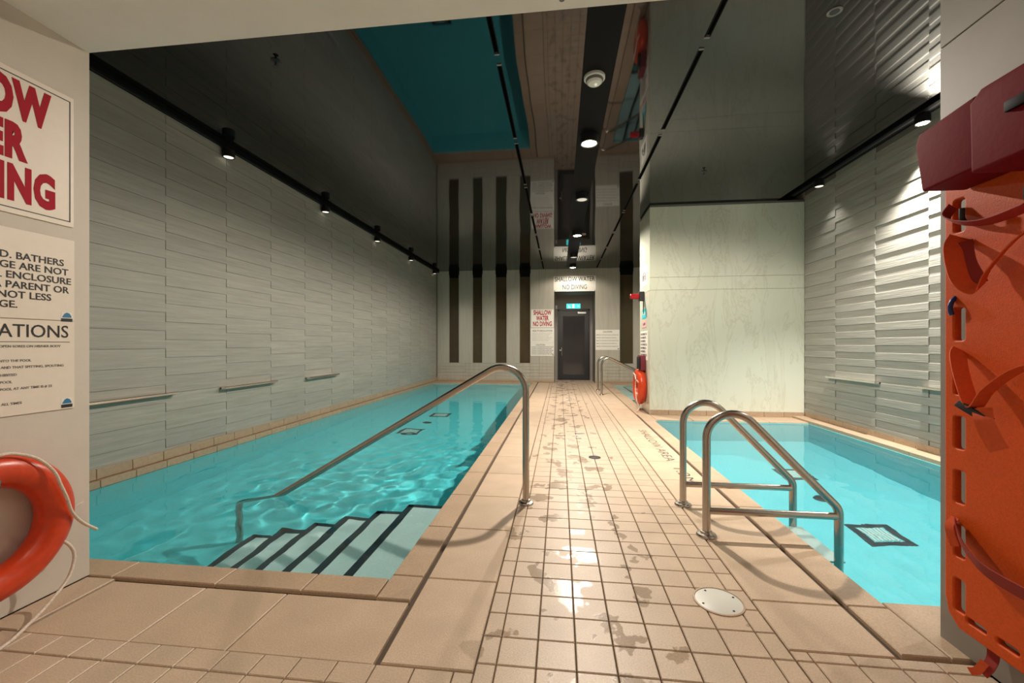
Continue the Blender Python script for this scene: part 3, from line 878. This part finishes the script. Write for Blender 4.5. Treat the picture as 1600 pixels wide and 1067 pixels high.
# ---- signs
def sign(name, label, loc, rot, wdt, hgt, pm='sign_white', cat='sign', group=None, th=.004):
    """origin at the sign's centre; local x to the right, y up, z out of the face"""
    t = thing(name, label, cat, loc, rot, group)
    obj('panel', box(-wdt/2, wdt/2, -hgt/2, hgt/2, -th, 0, .0012), pm, t)
    return t
def line(t, body, x, y, h, wdt=None, bold=0.0, align='CENTER', m='ink'):
    return obj('lettering', text_mesh(body, h, wdt, bold, align), m, t, (x, y, .0003))
def frame(t, wdt, hgt, lw, m):
    a, b = wdt/2, hgt/2
    obj('border', boxes([(-a, a, -b, -b + lw, .0, .0009), (-a, a, b - lw, b, 0, .0009), (-a, -a + lw, -b + lw, b - lw, 0, .0009), (a - lw, a, -b + lw, b - lw, 0, .0009)]), m, t)
def logo(t, x, y, s):
    obj('logo_ground', boxes([(x - s/2, x + s/2, y - s/2, y + s/2, 0, .0005)]), 'sign_white', t)
    obj('logo_bar', boxes([(x - s/2, x + s/2, y - s/2, y - s*.16, .0005, .001)]), 'ink', t)
    pts = [(x - s*.42, y - s*.08), (x + s*.42, y - s*.08), (x + s*.40, y + .10*s), (x + s*.24, y + .36*s), (x, y + s*.46), (x - s*.2, y + .34*s), (x - s*.36, y + .08*s)]
    obj('logo_dome', prism(pts, 'z', .0005, .001), 'blue_ink', t)

RL = (PI/2, 0, PI/2)       # on a wall facing +x : local x -> +y, local z -> +x
RBK = (PI/2, 0, 0)         # on the back wall facing the viewer
RLX = (PI/2, 0, -PI/2)     # on a wall facing -x

# entry wall: red sign
sx = EX0 + .006
t = sign('warning_sign', 'large white sign with red SHALLOW WATER NO DIVING capitals on the entry wall', (sx, 1.365, 2.02), RL, .765, .62, 'sign_warm')
line(t, 'SHALLOW', 0, .115, .158, .585, .06, m='red_ink')
line(t, 'WATER', 0, -.065, .148, .415, .06, m='red_ink')
line(t, 'NO DIVING', 0, -.245, .150, .615, .055, m='red_ink')
frame(t, .735, .575, .004, 'ink')
# caution notice
t = sign('caution_sign', 'beige notice about unsupervised bathers, above the health rules', (sx, 1.30, 1.455), RL, .90, .385, 'sign_warm')
for body, e, z in (('THIS POOL IS UNSUPERVISED. BATHERS', 1.706, 1.518), ('UNDER TWELVE YEARS OF AGE ARE NOT', 1.724, 1.476), ('ALLOWED WITHIN THE POOL ENCLOSURE', 1.735, 1.434),
                   ('UNLESS ACCOMPANIED BY A PARENT OR', 1.727, 1.392), ('AN AGENT WHO IS NOT LESS', 1.657, 1.350), ('THAN SIXTEEN YEARS OF AGE.', 1.537, 1.308)):
    line(t, body, e - 1.30, z - 1.455, .030, None, .012, 'RIGHT')
line(t, 'CAUTION', 0, .125, .045, None, .01)
logo(t, .418, -.175, .045)
t = sign('rules_sign', 'beige HEALTH REGULATIONS notice with small print, below the bather notice', (sx, 1.30, 1.052), RL, .90, .415, 'sign_warm')
line(t, 'REGULATIONS', 1.724 - 1.30, 1.182 - 1.052, .056, .46, .003, 'RIGHT'); line(t, 'HEALTH', -.075, 1.182 - 1.052, .056, .27, .003, 'RIGHT')
obj('rule', boxes([(-.40, .43, .108, .1105, 0, .0008)]), 'ink', t)
for body, e, z in (('COMMUNICABLE DISEASE OR OPEN SORES ON HIS/HER BODY', 1.694, 1.137), ('NO PERSON SHALL BRING GLASS ONTO THE DECK OR INTO THE POOL', 1.585, 1.075), ('POLLUTE THE WATER IN ANY MANNER AND THAT SPITTING, SPOUTING', 1.705, 1.047),
                   ('OR BLOWING THE NOSE IN THE POOL IS PROHIBITED', 1.535, 1.015), ('BOISTEROUS PLAY IN OR ABOUT THE POOL', 1.52, .985), ('THE MAXIMUM NUMBER OF BATHERS IN THE POOL AT ANY TIME IS # 22', 1.66, .955),
                   ('THE TELEPHONE IS FOR USE AT ALL TIMES', 1.552, .892)):
    line(t, body, e - 1.30, z - 1.052, .0105, None, .012, 'RIGHT', 'grey_ink')
logo(t, .418, -.178, .045)

# back wall signs
yb = BY - .012
t = sign('door_sign', 'wide white SHALLOW WATER NO DIVING sign above the door recess', (.435, yb, 2.968), RBK, 1.25, .46)
line(t, 'SHALLOW WATER', 0, .075, .135, 1.19, .012)
line(t, 'NO DIVING', 0, -.165, .135, .72, .006)
for s in (-1, 1): obj('screw', cyl(.012, .002, 12), 'ink', t, (s*.60, -.205, 0))
t = sign('warning_sign', 'white sign with red SHALLOW WATER NO DIVING capitals left of the door', (-.528, yb, 1.93), RBK, .70, .56)
line(t, 'SHALLOW', 0, .115, .14, .54, .035, m='red_ink'); line(t, 'WATER', 0, -.055, .14, .38, .035, m='red_ink'); line(t, 'NO DIVING', 0, -.225, .14, .57, .03, m='red_ink')
frame(t, .68, .54, .004, 'ink')
t = sign('rules_sign', 'white HEALTH REGULATIONS notice under the red-lettered sign by the door', (-.528, yb, 1.42), RBK, .715, .44)
line(t, 'HEALTH REGULATIONS', 0, .115, .05, .60, .004)
for k in range(6): line(t, 'NO PERSON SHALL ENTER THE POOL WITH OPEN SORES', -.32, .06 - .045*k, .018, .60 - .05*(k % 3), .0, 'LEFT', 'grey_ink')
t = sign('caution_sign', 'white CAUTION notice left of the door, lowest of three', (-.528, yb, 1.0), RBK, .715, .395)
line(t, 'CAUTION', -.06, .11, .05, .27, .004)
for k in range(5): line(t, 'THIS POOL IS UNSUPERVISED BATHERS UNDER', -.33, .055 - .052*k, .032, .66 - .05*(k % 2), .006, 'LEFT')
logo(t, .32, -.165, .035)
t = sign('caution_sign', 'white CAUTION notice right of the door', (1.40, yb, 1.285), RBK, .70, .60)
line(t, 'CAUTION', 0, .215, .048, .26, .004)
for k in range(5): line(t, 'EMERGENCY TELEPHONE IN CASE OF ACCIDENT CALL', -.32, .135 - .085*k, .024, .64 - .05*(k % 2), .004, 'LEFT')
logo(t, .315, -.26, .04)
# exit sign
t = thing('exit_sign', 'glowing green-blue running-man exit sign over the door', 'exit sign', (.43, DR - .03, 2.385))
obj('housing', box(-.23, .23, 0, .03, -.085, .085, .008), 'white_plastic', t)
obj('face', boxes([(-.22, .22, -.003, .0, -.075, .075)]), 'exit_green', t)
pic = obj('pictogram', boxes([(-.03, .03, -.005, -.003, -.06, .06), (-.16, -.14, -.005, -.003, -.05, .03), (.13, .18, -.005, -.003, -.01, .01), (-.12, -.09, -.005, -.003, -.05, -.02)]), 'exit_white', t)
t = thing('wall_switch', 'small pale switch plate in the door recess', 'switch', (-.12, DR - .002, 2.36))
obj('plate', box(-.03, .03, -.006, 0, -.06, .06, .003), 'white_plastic', t); obj('rocker', box(-.012, .012, -.010, -.006, -.03, .03, .002), 'white_plastic', t)

# pillar side: alarm beacon, labels, notice, telephone
PX = 1.456
t = thing('alarm_beacon', 'red alarm beacon sticking out from the marble pillar side', 'alarm', (PX, 7.5, 1.98))
obj('bracket', box(-.08, 0, -.06, .06, -.07, .09, .006), 'ink', t)
obj('beacon', cyl(.05, .15, 24, r2=.045, bev=.008), 'beacon_red', t, (-.08, 0, .01), (0, -PI/2, 0))
obj('cable', tube(smooth_path([(-.01, -.03, -.06), (-.012, -.03, -.16), (-.01, -.04, -.30)], 5), .008, 8), 'ink', t)
t = sign('alarm_label', 'bright cyan label under the alarm beacon on the pillar', (PX - .005, 7.45, 1.68), RLX, .36, .16, 'cyan_label')
line(t, 'EMERGENCY', 0, -.02, .05, .3, .005, m='sign_white')
t = sign('alarm_label', 'pink label below the cyan label on the pillar', (PX - .005, 7.45, 1.50), RLX, .36, .12, 'pink_label')
line(t, 'ALARM', 0, -.02, .045, .2, .005)
t = sign('pillar_notice', 'tall white notice with black lines on the pillar side above the telephone', (PX - .005, 7.45, 1.13), RLX, .62, .50)
for k in range(7): line(t, 'IN CASE OF EMERGENCY CALL', -.28, .18 - .06*k, .035, .52 - .06*(k % 3), .006, 'LEFT')
t = sign('pillar_notice', 'white sheet with a drawn arch near the top of the pillar side', (PX - .005, 7.42, 2.32), RLX, .5, .34)
obj('arch', tube([(.14*math.cos(a), .14*math.sin(a) - .07, .002) for a in [PI*k/12 for k in range(13)]], .006, 6), 'ink', t)
obj('arch', tube([(.07*math.cos(a), .09*math.sin(a) - .07, .002) for a in [PI*k/12 for k in range(13)]], .006, 6), 'ink', t)
t = thing('wall_telephone', 'dark maroon emergency telephone with yellow mark on the pillar side', 'telephone', (PX, 7.45, .80))
obj('body', box(-.09, 0, -.15, .15, -.10, .16, .015, 2), 'maroon', t)
obj('handset', box(-.14, -.09, -.13, -.05, -.08, .14, .015, 2), 'ink', t)
obj('badge', box(-.096, -.089, .02, .10, -.03, .07, .002), 'yellow', t)

# ---- lifebuoys
def torus(R, r, n=56, m=20, flat=1.0):
    bm = bmesh.new(); rings = []
    for i in range(n):
        a = 2*PI*i/n
        rings.append([bm.verts.new(((R + r*math.cos(b))*math.cos(a), (R + r*math.cos(b))*math.sin(a), r*flat*math.sin(b))) for b in [2*PI*k/m for k in range(m)]])
    for i in range(n):
        A, B = rings[i], rings[(i+1) % n]
        for k in range(m): bm.faces.new((A[k], B[k], B[(k+1) % m], A[(k+1) % m]))
    return mesh_from(bm, 'torus', smooth=True)
BYc, BZc = 1.392, .405
bx = EX0 + .066
t = thing('lifebuoy', 'orange lifebuoy ring with pale rope hanging on the entry wall', 'lifebuoy', (EX0, BYc, BZc))
obj('ring', torus(.235, .066, flat=.92), 'orange_buoy', t, (.066, 0, 0), (0, PI/2, 0))
obj('hook', tube(fillet([(.02, 0, .198), (.13, 0, .16), (.14, 0, .21)], [.02], 4), .008, 8), 'steel', t)
rp = smooth_path([(.07, -.13, .24), (.10, -.02, .285), (.115, .02, .303), (.11, .07, .296), (.128, .13, .26), (.145, .175, .195), (.150, .20, .12), (.148, .222, .06), (.138, .25, -.015), (.12, .305, -.085), (.112, .37, -.145)], 8)
obj('rope', tube(rp, .0065, 8), 'rope', t)
rp2 = smooth_path([(.06, .20, -.10), (.10, .235, -.135), (.115, .265, -.185), (.12, .27, -.24), (.14, .23, -.305), (.17, .14, -.355), (.20, .05, -.385), (.24, -.06, -.3985), (.26, -.25, -.3985), (.18, -.40, -.3985)], 8)
obj('rope', tube(rp2, .0065, 8), 'rope', t)
obj('rope', tube(smooth_path([(.05, .235, -.03), (.06, .30, -.02), (.05, .36, -.012)], 6), .003, 6), 'rope', t)

t = thing('lifebuoy', 'orange lifebuoy ring with white rope on the side of the marble pillar', 'lifebuoy', (PX, 7.48, .42))
obj('ring', torus(.24, .075, 40, 16), 'orange_buoy', t, (-.075, 0, 0), (0, PI/2, 0))
obj('hook', tube(fillet([(0, 0, .20), (-.15, 0, .16), (-.16, 0, .22)], [.02], 4), .01, 8), 'steel', t)
obj('rope', tube(smooth_path([(-.13, -.26, .07), (-.165, -.22, .12), (-.16, -.10, .03), (-.165, -.15, -.12), (-.15, -.20, -.25), (-.12, -.22, -.34), (-.16, -.25, -.408)], 8), .010, 8), 'rope', t)
obj('rope', tube(smooth_path([(-.15, .18, .18), (-.17, .05, .22), (-.165, -.08, .20), (-.17, -.18, .13)], 8), .010, 8), 'rope', t)

# ---- rescue board on the right entry wall
def board_mesh():
    cu = bpy.data.curves.new('board', 'CURVE'); cu.dimensions = '2D'; cu.fill_mode = 'BOTH'
    cu.extrude = .008; cu.bevel_depth = .006; cu.bevel_resolution = 3
    def poly(pts):
        s = cu.splines.new('POLY'); s.points.add(len(pts) - 1); s.use_cyclic_u = True
        for p, q in zip(s.points, pts): p.co = (q[0], q[1], 0, 1)
    def rr(x0, x1, y0, y1, r, n=6):
        out = []
        for cx_, cy_, a0 in ((x1 - r, y1 - r, 0), (x0 + r, y1 - r, PI/2), (x0 + r, y0 + r, PI), (x1 - r, y0 + r, 3*PI/2)):
            out += [(cx_ + r*math.cos(a0 + PI/2*k/n), cy_ + r*math.sin(a0 + PI/2*k/n)) for k in range(n + 1)]
        return out
    W = .21
    out = []
    # outline: straight sides, rounded shoulders, narrower foot
    out += [(-W + .05, 0), (W - .05, 0), (W - .012, .035), (W, .09)]
    out += [(W, 1.62), (W - .04, 1.76), (W - .10, 1.80), (-W + .10, 1.80), (-W + .04, 1.76), (-W, 1.62), (-W, .09), (-W + .012, .035)]
    V = [Vector((a, b, 0)) for a, b in out]
    poly([(v.x, v.y) for v in V])
    for s in (1, -1):
        for k in range(8):
            zc = .112 + .193*k
            x0, x1 = (.134, .186)
            a, b = (x0, x1) if s > 0 else (-x1, -x0)
            poly(rr(a, b, zc - .064, zc + .064, .0155)[::-1])
    for a in (-.10, .0, .10): poly(rr(a - .040, a + .040, .030, .062, .0155)[::-1])
    o = bpy.data.objects.new('board_tmp', cu); col.objects.link(o)
    me = bpy.data.meshes.new_from_object(o.evaluated_get(bpy.context.evaluated_depsgraph_get()))
    bpy.data.objects.remove(o); bpy.data.curves.remove(cu); me.materials.clear()
    return me
BRX, BRY, BRZ = EX1 - .055, 1.49, .145
t = thing('rescue_board', 'orange plastic rescue board with hand slots hung on the grey entry wall', 'rescue board', (EX1, BRY, BRZ))
# board local x runs along +y of the room (towards the pool); faces -x
bo = obj('board', board_mesh(), 'orange_board', t, (-.064, 0, 0), (PI/2, 0, PI/2))
obj('wall_hook', tube(fillet([(-.02, .10, 1.42), (-.12, .10, 1.42), (-.12, .10, 1.47)], [.02], 4), .008, 8), 'ink', t)
obj('wall_hook', tube(fillet([(-.02, -.10, 1.42), (-.12, -.10, 1.42), (-.12, -.10, 1.47)], [.02], 4), .008, 8), 'ink', t)
def strap(pts, wd, m, up0, name='strap', n=8): return obj(name, ribbon(smooth_path(pts, n), wd, .003, up0), m, t)
# dark strap under the head blocks
strap([(-.085, .175, 1.50), (-.11, .17, 1.46), (-.12, .10, 1.42), (-.12, .0, 1.40), (-.115, -.16, 1.42)], .035, 'red_strap', (0, 0, 1))
# folded loop of the upper strap
strap([(-.082, .155, 1.385), (-.13, .12, 1.33), (-.15, .07, 1.22), (-.13, .035, 1.185), (-.14, -.01, 1.24), (-.12, -.08, 1.33), (-.10, -.19, 1.40)], .055, 'orange_strap', (-1, .3, .3))
strap([(-.10, .135, 1.36), (-.12, .10, 1.28), (-.12, .06, 1.20)], .07, 'red_strap', (-.6, 1, 0))
# second strap: twisted V with a buckle
strap([(-.08, .150, .985), (-.11, .125, .955), (-.135, .075, .87), (-.14, .035, .80), (-.13, .0, .86), (-.11, -.07, .93), (-.09, -.18, .97)], .050, 'orange_strap', (-1, .3, .5))
bk = obj('buckle', box(-.02, .02, -.045, .045, -.012, .012, .006, 2), 'ink', t, (-.145, .03, .785), (.5, .2, .3))
strap([(-.14, .01, .80), (-.16, -.02, .76), (-.15, -.04, .70), (-.145, -.05, .68)], .045, 'orange_strap', (-.4, 1, .2))
# lower strap
strap([(-.082, .165, .365), (-.105, .135, .35), (-.118, .085, .305), (-.122, .0, .27), (-.11, -.19, .26)], .060, 'red_strap', (0, .2, 1))
strap([(-.08, .172, .385), (-.118, .150, .36), (-.125, .120, .305)], .022, 'orange_strap', (0, 1, .4))
strap([(-.055, .07, .02), (-.06, .062, -.03), (-.08, .055, -.06), (-.09, .065, -.09)], .03, 'red_strap', (-.5, 1, 0))
strap([(-.085, .062, -.05), (-.10, .07, -.085), (-.11, .085, -.10)], .022, 'orange_strap', (-.5, 1, .5))
obj('hook_clip', tube([( -.055 + .038*math.cos(a), .176 + .0*a, 1.135 + .045*math.sin(a)) for a in [-.6 + 4.3*k/14 for k in range(15)]], .0075, 8), 'blue_plastic', t)

def head_block(label, loc, rz, prof, dx):
    """padded foam head block: profile in (y,z), depth along x, bevelled"""
    t = thing('head_block', label, 'head block', loc, (0, 0, rz), 'red foam head blocks on the rescue board')
    bm = bmesh.new(); bm.from_mesh(prism(prof, 'x', -dx, 0))
    bmesh.ops.bevel(bm, geom=list(bm.edges), offset=.010, segments=3, affect='EDGES', profile=.6)
    obj('foam', mesh_from(bm, 'foam', True, 40), 'red_foam', t)
    return t
hb1 = head_block('dark red foam head block at the pool end of the board top', (EX1 - .081, 1.56, 1.69), 0, [(-.13, 0), (.062, -.004), (.09, .17), (.075, .205), (-.13, .225)], .14)
obj('strap_end', boxes([(-.10, -.06, .085, .10, .08, .12)]), 'red_strap', hb1)
hb2 = head_block('dark red foam head block overlapping the other at the board top', (EX1 - .081, 1.27, 1.66), 0, [(-.15, .0), (.125, .0), (.13, .21), (.095, .238), (-.15, .238)], .185)
obj('pull_tab', box(-.196, -.183, -.05, .02, .125, .155, .005, 2), 'black_matt', hb2)

# submerged metalwork is lit through the water like the basin
for o_ in list(col.objects):
    p_ = o_.parent
    while p_ is not None and p_.parent is not None: p_ = p_.parent
    if p_ is not None and o_.type == 'MESH' and p_.get('category') in ('ladder', 'handrail'):
        o_.cycles.is_caustics_receiver = True
